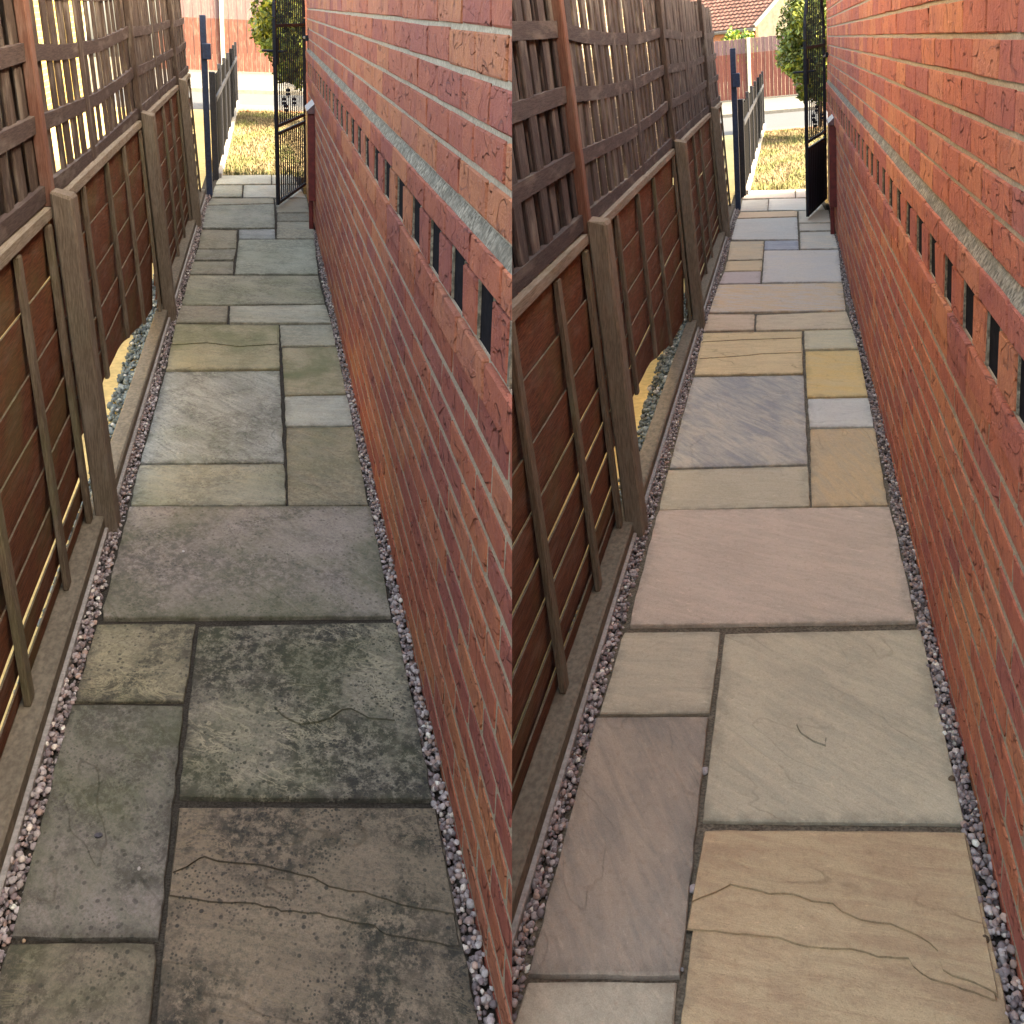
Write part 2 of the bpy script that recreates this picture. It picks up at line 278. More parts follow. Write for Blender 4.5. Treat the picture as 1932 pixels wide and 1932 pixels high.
# ---------------------------------------------------------------- per alley numbers (metres, read off the photograph)
DIM = {'A': dict(wall=0.942, datum=1.397, wend=11.4, top=2.85, posts=(2.95, 6.30, 9.75), gate=11.66, lawn=13.38, lawn_end=22.9, road=(24.5, 28.2), kerb=29.2, walk=33.4, far=35.5, ttop=1.86, gh=((0.63, 10.86), (0.945, 12.42)), boxy=9.65),
       'B': dict(wall=0.946, datum=1.240, wend=12.95, top=2.85, posts=(2.98, 6.70, 10.75), gate=12.87, lawn=14.52, lawn_end=25.3, road=(26.4, 32.3), kerb=33.4, walk=37.2, far=39.9, ttop=2.06, gh=((0.70, 11.56), (0.915, 12.95)), boxy=10.45)}
# ---------------------------------------------------------------- paving
SLABS = {'A': [((-40, 1960), (16, 1780), (296, 1778), (281, 1960)), ((288, 1985), (336, 1523), (824, 1525), (912, 1985)), ((22, 1767), (135, 1329), (346, 1331), (300, 1768)), ((337, 1503), (375, 1183), (747, 1175), (817, 1508)), ((141, 1321), (182, 1176), (369, 1176), (347, 1320)), ((192, 1166), (244, 957), (699, 955), (739, 1162)),
    ((246, 953), (262, 877), (537, 875), (540, 952)), ((544, 952), (540, 806), (667, 804), (694, 950)), ((265, 872), (312, 702), (528, 700), (536, 870)), ((539, 802), (537, 747), (655, 745), (666, 801)), ((537, 744), (532, 655), (635, 653), (653, 741)), ((530, 651), (528, 613), (626, 612), (633, 650)), ((314, 697), (331, 612), (526, 613), (528, 695)),
    ((332, 609), (341, 577), (430, 578), (428.5, 608)), ((433, 609), (434, 578), (614, 575), (625, 609)), ((343, 574), (357, 519), (600, 520), (613, 572)), ((358, 516), (362, 493), (440, 493), (440, 516)), ((366, 490.5), (373, 471), (446, 471), (441, 490)), ((374, 469), (380, 433), (447, 434), (446, 468)), ((443, 516), (451, 452), (593, 452), (600, 516)),
    ((451, 450), (451, 433), (518, 432), (519.5, 450)), ((522, 450), (523, 418.5), (591, 418.5), (593, 450)), ((523, 416.5), (524, 402), (584, 402), (590, 416.5)), ((382, 430), (390, 388), (517, 385), (519, 430)), ((391, 386), (399, 374), (516, 374), (517, 383)), ((522.5, 400), (519, 374.5), (579, 374), (583, 400)), ((399.5, 371.5), (406, 350), (457.5, 349.5), (456, 371)), ((459, 372), (460.5, 349.5), (563, 348.5), (577, 372)), ((407, 347), (415, 331), (511, 330), (512, 346.5)), ((514, 346.5), (513, 330), (552, 329), (562, 346))],
  'B': [((955, 1975), (994, 1853), (1277, 1853), (1267, 1975)), ((1278, 1985), (1329, 1565), (1823, 1567), (1920, 1985)), ((997, 1837), (1126, 1353), (1336, 1352), (1283, 1840)), ((1325, 1546), (1367, 1194), (1737, 1186), (1820, 1551)), ((1131, 1344), (1177, 1192), (1360, 1190), (1340, 1343)), ((1186, 1180), (1242, 964), (1679, 957), (1729, 1171)),
    ((1243, 961), (1260, 886), (1525, 879), (1528, 954)), ((1531.5, 953.5), (1528.5, 809), (1650, 807), (1675, 951)), ((1263, 882), (1308, 711), (1516, 708), (1524, 875)), ((1527.5, 805), (1524, 752), (1638, 750), (1649, 804)), ((1523, 748), (1519, 662), (1620, 660), (1637, 746)), ((1518, 659), (1517, 624), (1609, 622), (1619, 657)), ((1310, 706), (1326, 628), (1513, 625), (1515, 703)),
    ((1327, 624), (1336, 593), (1424, 593), (1422.5, 622)), ((1426, 622), (1427, 594), (1597, 587), (1608, 619)), ((1338, 590), (1356, 538), (1589, 534), (1596, 585)), ((1357, 535), (1366, 513.5), (1436, 512), (1434.5, 534)), ((1367, 511), (1371.5, 493), (1438.5, 491), (1437, 509.5)), ((1373, 490.5), (1378, 456), (1441, 455), (1439, 488.5)), ((1437.5, 533), (1442, 473), (1582, 471), (1588, 531)),
    ((1442, 470.5), (1443, 454), (1506, 453), (1507, 470)), ((1510, 469), (1509.5, 437.5), (1573, 436), (1581, 468)), ((1509, 435), (1508, 422), (1568, 421), (1572, 434)), ((1380, 452), (1390, 414), (1504, 410), (1506, 451)), ((1391.5, 412), (1396.5, 401), (1504, 398), (1504, 408)), ((1507.5, 420), (1507, 398), (1563, 396), (1567, 419)), ((1396.5, 399), (1400.5, 378), (1449.5, 376), (1448, 397)), ((1449.5, 396.5), (1451.5, 375.5), (1543, 374), (1557, 396)), ((1401.5, 375), (1410, 360), (1499, 358), (1500, 372.5)), ((1502, 372), (1501.5, 358), (1532, 357), (1547, 371))]}
#            tint, tint2 (sRGB), dirt, green, riven, vein angle
LOOK = {'A': [((174, 158, 132), (148, 140, 112), .80, .30, .6, .4), ((178, 156, 126), (148, 130, 106), 1.0, .10, 1.0, .25), ((168, 158, 146), (146, 144, 126), .66, .38, 1.0, 1.0), ((160, 152, 128), (188, 178, 150), 1.0, .30, 1.0, .5), ((172, 162, 124), (190, 178, 140), .75, .22, .9, .25), ((182, 168, 152), (160, 150, 134), .55, .40, .8, .9),
    ((154, 156, 148), (172, 168, 154), .50, .30, .5, .4), ((168, 156, 134), (146, 142, 128), .45, .30, .7, .6), ((138, 142, 144), (174, 178, 180), .60, .22, .7, .8), ((166, 170, 168), (182, 184, 180), .25, .08, .7, .2), ((178, 164, 140), (158, 154, 128), .30, .65, .5, .3), ((160, 162, 152), (176, 172, 158), .35, .2, .5, .2), ((176, 166, 138), (160, 156, 130), .35, .55, .9, .1),
    ((166, 154, 138), (150, 146, 134), .4, .2, .5, .2), ((164, 166, 158), (186, 180, 166), .30, .15, .7, .2), ((148, 148, 136), (170, 166, 148), .55, .3, .7, .4), ((158, 150, 136), (142, 142, 134), .5, .2, .5, .2), ((150, 146, 134), (140, 140, 134), .5, .2, .5, .2), ((156, 148, 132), (146, 144, 134), .45, .25, .5, .3), ((150, 158, 150), (168, 172, 164), .5, .2, .6, .2),
    ((138, 146, 156), (160, 166, 172), .4, .1, .5, .2), ((146, 148, 142), (172, 166, 152), .5, .1, .6, .4), ((152, 148, 138), (140, 142, 138), .5, .1, .5, .2), ((144, 150, 148), (160, 162, 156), .5, .2, .6, .2), ((160, 154, 140), (150, 150, 142), .4, .1, .4, .1), ((150, 148, 140), (142, 142, 138), .4, .1, .4, .1), ((146, 150, 144), (156, 156, 148), .4, .2, .4, .1), ((160, 166, 166), (172, 172, 168), .3, .1, .5, .1), ((172, 172, 164), (182, 180, 172), .25, .1, .4, .1), ((172, 170, 160), (180, 178, 168), .25, .1, .4, .1)],
  'B': [((196, 182, 156), (182, 170, 146), .10, 0, .15, .8), ((206, 180, 138), (184, 154, 118), .08, 0, .75, .15), ((178, 160, 138), (150, 140, 126), .05, 0, .5, 1.05), ((202, 190, 160), (182, 172, 146), .07, .02, .45, .6), ((198, 186, 158), (180, 170, 146), .05, .02, .25, .12), ((206, 186, 164), (190, 173, 152), .04, 0, .15, .4),
    ((178, 174, 158), (186, 182, 168), .06, .05, .25, .1), ((196, 176, 144), (178, 168, 148), .06, .03, .5, 1.2), ((146, 152, 160), (188, 186, 178), .06, 0, .45, .9), ((196, 202, 204), (186, 192, 196), .03, 0, .45, .2), ((212, 186, 128), (204, 186, 144), .05, 0, .4, .3), ((198, 192, 166), (184, 182, 164), .04, 0, .35, .2), ((212, 194, 156), (196, 178, 146), .04, 0, .8, .1),
    ((200, 182, 164), (190, 172, 152), .04, 0, .4, .2), ((202, 190, 166), (190, 176, 158), .04, 0, .5, .2), ((202, 178, 148), (188, 184, 182), .04, 0, .5, .35), ((182, 172, 176), (176, 168, 170), .03, 0, .3, .2), ((200, 182, 154), (188, 174, 152), .03, 0, .3, .2), ((196, 180, 156), (180, 172, 158), .03, 0, .4, .2), ((190, 190, 194), (200, 196, 190), .03, 0, .35, .2),
    ((148, 156, 174), (170, 176, 190), .04, 0, .4, .2), ((180, 182, 182), (200, 192, 180), .04, 0, .5, .4), ((192, 184, 172), (182, 180, 176), .03, 0, .3, .2), ((182, 186, 190), (190, 190, 190), .03, 0, .35, .2), ((208, 184, 160), (204, 182, 158), .02, 0, .2, .1), ((196, 188, 176), (188, 184, 178), .03, 0, .3, .1), ((186, 184, 178), (178, 178, 174), .03, 0, .3, .1), ((204, 206, 204), (196, 200, 200), .02, 0, .3, .1), ((212, 200, 190), (206, 196, 188), .02, 0, .25, .1), ((212, 202, 190), (206, 198, 188), .02, 0, .25, .1)]}
# riven layers standing proud on some slabs: slab number, outline in the photograph, which edges are ragged
_A1 = [(325, 1651), (350, 1641), (375, 1624), (385, 1621), (410, 1630), (483, 1636), (525, 1646), (565, 1654), (590, 1661), (623, 1679), (658, 1686), (688, 1689), (733, 1704), (758, 1714), (800, 1722), (862, 1731)]
_A2 = [(318, 1691), (350, 1696), (400, 1704), (483, 1706), (533, 1721), (603, 1726), (658, 1741), (708, 1749), (728, 1766), (758, 1771), (868, 1790)]
_B1 = [(1304, 1706), (1346, 1689), (1376, 1674), (1416, 1681), (1449, 1690), (1494, 1689), (1531, 1704), (1569, 1709), (1589, 1724), (1624, 1740), (1684, 1748), (1731, 1769), (1756, 1784), (1771, 1799), (1779, 1834), (1799, 1846), (1836, 1859), (1886, 1881)]
_B2 = [(1295, 1754), (1366, 1760), (1448, 1769), (1469, 1770), (1499, 1781), (1549, 1791), (1604, 1790), (1654, 1806), (1714, 1809), (1724, 1824), (1756, 1849), (1799, 1859), (1884, 1889)]
RIVEN = {'A': [(1, _A2[::-1] + [(337, 1527), (823, 1529)], range(0, 10)), (1, _A1[::-1] + [(337.5, 1530), (822, 1532)], range(0, 15)),
               (3, [(515, 1338), (530, 1352), (565, 1371), (600, 1366), (623, 1358), (645, 1343), (663, 1340), (698, 1358), (745, 1364), (738, 1320), (690, 1290), (640, 1272), (585, 1275), (545, 1300)], range(0, 14), 8),
                              (12, [(324, 652), (390, 648), (450, 655), (524, 650), (524, 617), (333, 617)], (0, 1, 2))],
         'B': [(1, _B2[::-1] + [(1328, 1571), (1822, 1573)], range(0, 12)), (1, _B1[::-1] + [(1328.5, 1574), (1821, 1576)], range(0, 17)),
               (3, [(1503, 1368), (1512, 1385), (1535, 1400), (1557, 1408), (1560, 1393), (1545, 1368), (1530, 1345), (1512, 1350)], range(0, 8), 4),
               (12, [(1320, 677), (1400, 672), (1440, 668), (1513, 666), (1512, 629), (1329, 632)], (0, 1, 2)), (12, [(1325, 647), (1400, 643), (1512, 640), (1511, 631), (1330, 634)], (0, 1))]}
SLAB_GAIN = {'A': 0.80, 'B': 1.0}; SLAB_SAT = {'A': 0.78, 'B': 0.92}
def paving(k):
    d = DIM[k]; b = MB().box(-0.02, 0.905, -2.6, d['lawn'], -0.2, -0.013)
    root = solo(k, 'path', b, 'soil' if k == 'A' else 'jointB', 'grimy riven stone path with dark joints, left of the pair' if k == 'A' else 'washed riven stone path in buff and pink, right of the pair', kind='structure')
    for i, (q, lk) in enumerate(zip(SLABS[k], LOOK[k])):
        P = [on_plane(k, u, v) for u, v in q]; c = sum(P, Vector()) / 4; out = []; sd_ = 3.7 * i + (50 if k == 'B' else 0)
        for a in range(4):
            p, r = P[a], P[(a + 1) % 4]; L = (r - p).length; n = max(3, min(14, int(L / 0.05)))
            nr = Vector((-(r - p).y, (r - p).x, 0)).normalized()
            for t in range(n):
                s = t / n; amp = 0.0045 if k == 'A' else 0.0032
                e = p + (r - p) * s + nr * amp * (noise.noise(Vector((sd_ + a * 9, s * L * 14, 0))) + 0.7 * noise.noise(Vector((sd_ + a * 9, s * L * 45, 5))))
                if t == 0: e += (c - p).normalized() * 0.006 * random.random()
                out.append(e)
        tz = random.uniform(-0.002, 0.003); tx, ty = random.uniform(-.004, .004), random.uniform(-.002, .002); n = len(out); m = MB()
        top = lambda e, s, dz: (c.x + (e.x - c.x) * s, c.y + (e.y - c.y) * s, tz + dz + tx * (e.x - c.x) + ty * (e.y - c.y))
        w = max(0.0, 1 - 0.004 / max(0.1, min((P[0] - P[1]).length, (P[1] - P[2]).length)))
        inn = [e + (c - e).normalized() * min(.05, .28 * (c - e).length) for e in out]
        vs = [top(e, w, 0) for e in out] + [top(e, 1, -0.0035) for e in out] + [top(e, 1.0, -0.04) for e in out]
        vs += [top(e, 1, 0) for e in inn]; fs = [tuple(range(3 * n, 4 * n))] + [(j, (j + 1) % n, 3 * n + (j + 1) % n, 3 * n + j) for j in range(n)] + [(j, (j + 1) % n, n + (j + 1) % n, n + j) for j in range(n)] + [(n + j, n + (j + 1) % n, 2 * n + (j + 1) % n, 2 * n + j) for j in range(n)]
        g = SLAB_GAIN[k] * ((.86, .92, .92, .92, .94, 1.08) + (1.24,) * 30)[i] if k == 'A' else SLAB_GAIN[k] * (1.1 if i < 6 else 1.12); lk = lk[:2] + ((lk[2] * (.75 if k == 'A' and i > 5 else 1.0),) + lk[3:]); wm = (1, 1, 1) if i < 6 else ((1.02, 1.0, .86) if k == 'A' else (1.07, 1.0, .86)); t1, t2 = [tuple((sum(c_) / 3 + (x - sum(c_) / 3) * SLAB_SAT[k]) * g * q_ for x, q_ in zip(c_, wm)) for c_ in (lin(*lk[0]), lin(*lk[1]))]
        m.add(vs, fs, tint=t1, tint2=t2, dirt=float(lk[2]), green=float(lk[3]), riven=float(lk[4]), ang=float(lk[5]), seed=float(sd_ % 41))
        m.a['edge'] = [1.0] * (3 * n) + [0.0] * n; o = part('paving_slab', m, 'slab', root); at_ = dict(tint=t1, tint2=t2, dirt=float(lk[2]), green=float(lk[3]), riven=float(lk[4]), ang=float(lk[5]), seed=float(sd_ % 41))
        for li, (which, poly, ragged, *low) in enumerate(RIVEN[k]):
            if which != i: continue
            Q = [on_plane(k, u, v) for u, v in poly]; ring = []; hh = []
            for a in range(len(Q)):
                p, q_ = Q[a], Q[(a + 1) % len(Q)]; L = (q_ - p).length; n2 = max(1, int(L / .018)) if a in ragged else 1
                for t in range(n2):
                    e = p.lerp(q_, t / n2); jx = .006 if n2 > 1 else 0
                    hh.append(.08 if low and a > low[0] else (.08 + .92 * (1 - t / n2) if low and a == low[0] else 1.0)); ring.append(e + Vector((noise.noise(e * 55), noise.noise(e * 55 + Vector((9, 9, 9))), 0)) * jx)
            c2 = sum(ring, Vector()) / len(ring); n2 = len(ring); zt = lambda e: tz + tx * (e.x - c.x) + ty * (e.y - c.y)
            nth = sum(1 for w_ in RIVEN[k][:li] if w_[0] == i); h_ = .0050 * (1 + nth); at_ = dict(at_, dirt=min(1.0, float(lk[2]) + (.22 * nth if k == 'A' else 0)), tint=tuple(v * (1 - (.12 if k == 'A' else .05) * nth) for v in t1)); m2 = MB(); s2 = 1 - .004 / max(.05, (Q[0] - Q[len(Q) // 2]).length)
            m2.add([(c2.x + (e.x - c2.x) * s2, c2.y + (e.y - c2.y) * s2, zt(e) + h_ * q_) for e, q_ in zip(ring, hh)], [tuple(range(n2))], **at_)
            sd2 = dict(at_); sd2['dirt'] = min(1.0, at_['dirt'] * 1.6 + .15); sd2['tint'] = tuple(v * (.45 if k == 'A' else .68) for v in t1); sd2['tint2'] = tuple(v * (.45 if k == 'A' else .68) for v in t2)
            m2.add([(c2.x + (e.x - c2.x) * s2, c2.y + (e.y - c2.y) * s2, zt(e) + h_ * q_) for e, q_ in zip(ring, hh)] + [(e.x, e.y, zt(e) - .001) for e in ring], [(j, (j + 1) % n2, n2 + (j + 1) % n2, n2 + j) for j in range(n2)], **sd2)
            part('riven_layer', m2, 'slab', o)
    return root
# ---------------------------------------------------------------- loose stone
def ico(sub):
    bm = bmesh.new(); bmesh.ops.create_icosphere(bm, subdivisions=sub, radius=1); V = np.array([v.co[:] for v in bm.verts]); T = np.array([[v.index for v in f.verts] for f in bm.faces]); bm.free(); return V, T
ICO1, ICO2 = ico(1), ico(2)
PEB = np.array([(.30, .27, .27), (.20, .175, .18), (.16, .13, .135), (.36, .33, .32), (.26, .20, .185), (.62, .58, .52), (.11, .10, .10), (.34, .25, .21), (.42, .40, .40)])
def stones(name, pts, size, palette, wts, hi, stretch=1.35, flat=0.7, boxy=0.6):
    Vs, Ts, Cs, n0 = [], [], [], 0
    for (p, h) in zip(pts, hi):
        V, T = ICO2 if h else ICO1
        r = size * RNG.uniform(0.55, 1.3); a, b, g = RNG.uniform(0, 6.28, 3)
        v = V * (1 + boxy * (np.abs(V).max(1, keepdims=True) - 0.8)) * RNG.uniform(0.75, 1.2, (1, 3)) * np.array([1, 1, flat]) + RNG.normal(0, 0.085, V.shape)
        ca, sa, cb, sb = math.cos(a), math.sin(a), math.cos(b * .12), math.sin(b * .12)
        v = v @ np.array([[ca, -sa, 0], [sa, ca, 0], [0, 0, 1]]).T @ np.array([[1, 0, 0], [0, cb, -sb], [0, sb, cb]]).T
        v = v * r * np.array([1, stretch, 1]) + p
        Vs.append(v); Ts.append(T + n0); n0 += len(V); c = palette[RNG.choice(len(palette), p=wts)] * RNG.uniform(0.7, 1.25); Cs.append(np.tile(np.clip(c, 0, 0.8), (len(V), 1)))
    return np_mesh(name, np.concatenate(Vs), np.concatenate(Ts), np.concatenate(Cs), True)
def gravel(k):
    d = DIM[k]; w = np.array([4, 4, 3, 3, 3, 1.3, 2, 1.5, 2]); w = w / w.sum()
    for side, x0, x1, yend in (('left', -0.052, -0.006, d['gate']), ('right', 0.899, d['wall'] - 0.004, d['boxy'])):
        pts, hi, y = [], [], 0.25
        while y < yend:
            n = 25 if y < 5 else 13
            for _ in range(n):
                pts.append((RNG.uniform(x0, x1), y + RNG.uniform(0, .06), RNG.uniform(-.026, -.002) + (0.004 if side == 'left' else 0.0))); hi.append(y < 2.6)
            if side == 'left' and y < 1.9:
                for _ in range(5): pts.append((RNG.uniform(-.085, -.05), y + RNG.uniform(0, .06), RNG.uniform(-.026, -.006))); hi.append(True)
            y += .06
        me = stones('gravel', pts, 0.0064, PEB * np.array([1.25, 1.18, 1.10]), w, hi)
        txt = {'A': 'grey and purple pebble strip between %s and grimy slabs', 'B': 'grey and purple pebble strip between %s and washed slabs'}[k] % ('timber fence' if side == 'left' else 'brick wall')
        solo(k, 'gravel', me, 'pebble', txt, 'gravel', kind='stuff')
    solo(k, 'gravel_bed', MB().box(-0.13, -0.018, -2.6, d['lawn'], -0.2, -0.026).box(0.903, d['wall'] + 0.02, -2.6, d['wend'], -0.2, -0.026), 'soil', kind='structure')
# ---------------------------------------------------------------- brick wall
BT = [(.42, .132, .073), (.38, .114, .068), (.44, .150, .078), (.35, .106, .072), (.46, .172, .084), (.40, .124, .072), (.34, .108, .078), (.43, .157, .088)]
def brick_mesh(name, L, h, dep, tint, seed):
    random.seed(seed); b = MB(); vs, fs = cbox(0, dep, -L / 2, L / 2, -h / 2, h / 2, 0.0025)
    vs = [(x + random.uniform(-.0015, .0015), y + random.uniform(-.003, .003), z + random.uniform(-.0018, .0018)) for x, y, z in vs]
    me = b.add(vs, fs, tint=tint).mesh(name); return me
def brick_wall(k):
    d = DIM[k]; w, D, ye, top = d['wall'], d['datum'], d['wend'], d['top']; pit, ch = 0.40, 0.0845
    root = thing(k, 'brick_wall', (w, 5.0, 0), {'A': 'red brick house wall with dentil band beside the grimy path', 'B': 'brighter red brick house wall with dentil band beside the washed path'}[k], 'wall', 'house walls along the alleys')
    mat = 'brick' + k; B = []
    y_from = 0.05 if k == 'A' else -2.2
    p0, p1, pm, g0 = (.30, .06, .44, .57) if k == 'A' else (.365, .01, .42, .83)      # this wall's bricks are laid a little unevenly along it
    us, gs = [0.0], [g0]
    while gs[-1] < ye + 1: gs.append(gs[-1] + .02 * min(pm, p0 + p1 * gs[-1])); us.append(us[-1] + .02)
    ub, gb = [0.0], [g0]
    while gb[-1] > -3: gb.append(gb[-1] - .02 * min(pm, p0 + p1 * max(0, gb[-1]))); ub.append(ub[-1] - .02)
    us = ub[:0:-1] + us; gs = gb[:0:-1] + gs; G = lambda u: float(np.interp(u, us, gs))
    def course(z, h, x, off, frac=1.0, kind='s'):
        u = math.floor(us[0]) + 1 + off
        while G(u) < ye - .02:
            y, y1 = G(u) + .0095, min(G(u + frac) - .0095, ye)
            if y1 > y_from and y1 - y > .04: B.append((x + random.uniform(-.0040, -.0027), (y + y1) / 2, z + random.uniform(-.001, .001), y1 - y, h, kind))
            u += 1
    z = D + 0.018 + ch / 2; i = 0
    while z < top: course(z, ch - 0.0125, w, (i % 2) * .5 + random.uniform(-.05, .05)); z += ch; i += 1
    course(D - 0.045, 0.066, w - 0.016, .2); course(D - 0.251, 0.080, w - 0.016, .62)
    course(D - 0.145, 0.108, w - 0.010, 0.0, .545, 'h')
    z = D - 0.300 - ch / 2; i = 0
    while z > -0.06: course(z, ch - 0.0165, w, (i % 2) * .5 + random.uniform(-.05, .05)); z -= ch; i += 1
    def area(b):
        x, y, z, L, h, _ = b; q = [seen_at(k, (x, y + s * L / 2, z + t * h / 2)) for s, t in ((-1, -1), (1, -1), (1, 1), (-1, 1))]
        q = [(min(max(u, 0), 1932), min(max(v, 0), 1932)) for u, v in q]
        if k == 'A': q = [(min(u, 966), v) for u, v in q]
        return abs(sum(q[i][0] * q[i - 1][1] - q[i - 1][0] * q[i][1] for i in range(4))) / 2
    ar = [area(b) for b in B]; order = sorted(range(len(B)), key=lambda i: -ar[i]); near = set(order[:298]); lib = {}; rest = MB()
    for i, (x, y, z, L, h, kd) in enumerate(B):
        dep = 0.09 if kd == 's' else 0.10; cutting = k == 'A' and max(fork_side(k, (x + a_ * dep, y - L / 2, z + b_ * h / 2)) for a_ in (0, 1) for b_ in (-1, 1)) > -0.01
        if k == 'A' and min(fork_side(k, (x + a_ * dep, y + L / 2, z + b_ * h / 2)) for a_ in (0, 1) for b_ in (-1, 1)) > 0: continue
        t = BT[RNG.integers(len(BT))]
        if i in near:
            if cutting or y + L / 2 > ye - .03:
                o = part('brick', MB().box(x, x + dep, y - L / 2, y + L / 2, z - h / 2, z + h / 2, 0.0035, 0.0012, tint=t), mat, root)
            else:
                v = int(RNG.integers(14)); key = (kd, round(h, 3), v)
                if key not in lib: lib[key] = brick_mesh('brick', .36 if kd == 's' else .20, h, dep, BT[v % len(BT)], hash(key[1:]) % 9999 if False else v * 31 + int(h * 1e4)); lib[key].materials.append(M[mat])
                part('brick', lib[key], mat, root, at=(x, y, z), cut=False).scale.y = L / (.36 if kd == 's' else .20)
        else: rest.box(x, x + dep, y - L / 2, y + L / 2, z - h / 2, z + h / 2, 0.003, 0.001, tint=t)
    part('brickwork', rest, mat, root, kind='stuff')
    m = MB().box(w + 0.0025, w + 0.24, y_from, ye - .004, D + 0.0, top + .04).box(w - 0.006, w + 0.24, y_from, ye - .004, D - 0.292, D - 0.204).box(w - 0.006, w + 0.24, y_from, ye - .004, D - 0.086, D)
    m.box(w - 0.0006, w + 0.24, y_from, ye - .004, -0.2, D - 0.292)
    part('shade_wall', MB().box(w + .03, w + .24, ye - .003, 13.3 if k == 'A' else 14.2, -.2, top, tint=BT[0]), mat, root)  # added block, mostly out of sight, that shades the far end of the path
    part('mortar', m, 'mortar', root)
    part('slot_shade_panel', MB().box(w - 0.004, w + 0.24, y_from, ye - .004, D - 0.204, D - 0.086), 'dark', root)  # shallow dark panel; its colour stands in for shade deep in the slots
    # mortar in the dentil slots, and the sloped fillet above the projecting course
    s = MB(); u = math.floor(us[0]) + 1
    while G(u) < ye - .3:
        y, y1 = G(u) + .008, G(u + .545) - .008
        if y > y_from: s.box(w - .009, w + .08, y - .010, y + .001, D - .203, D - .088, 0, .002).box(w - .009, w + .08, y1, y1 + .010, D - .203, D - .088, 0, .002)
        u += 1
    part('slot_mortar', s, 'fillet', root, kind='stuff')
    f = MB(); ys = lins(y_from, ye - .006, 150); vs = []
    for y in ys:
        a = noise.noise(Vector((y * 9, 0, 1))) * .004; b_ = noise.noise(Vector((y * 23, 4, 1))) * .003
        vs += [(w - .013 + b_, y, D - .0125 + a * .5), (w - .004 + a, y, D + .006 + b_), (w + .003, y, D + .019 + a * .7), (w + .02, y, D + .017), (w + .02, y, D - .012)]
    fs = [(5 * i + j, 5 * i + (j + 1) % 5, 5 * i + 5 + (j + 1) % 5, 5 * i + 5 + j) for i in range(150) for j in range(5)]
    part('mortar_fillet', f.add(vs, fs + [(0, 1, 2, 3, 4), tuple(750 + j for j in (4, 3, 2, 1, 0))]), 'fillet', root)
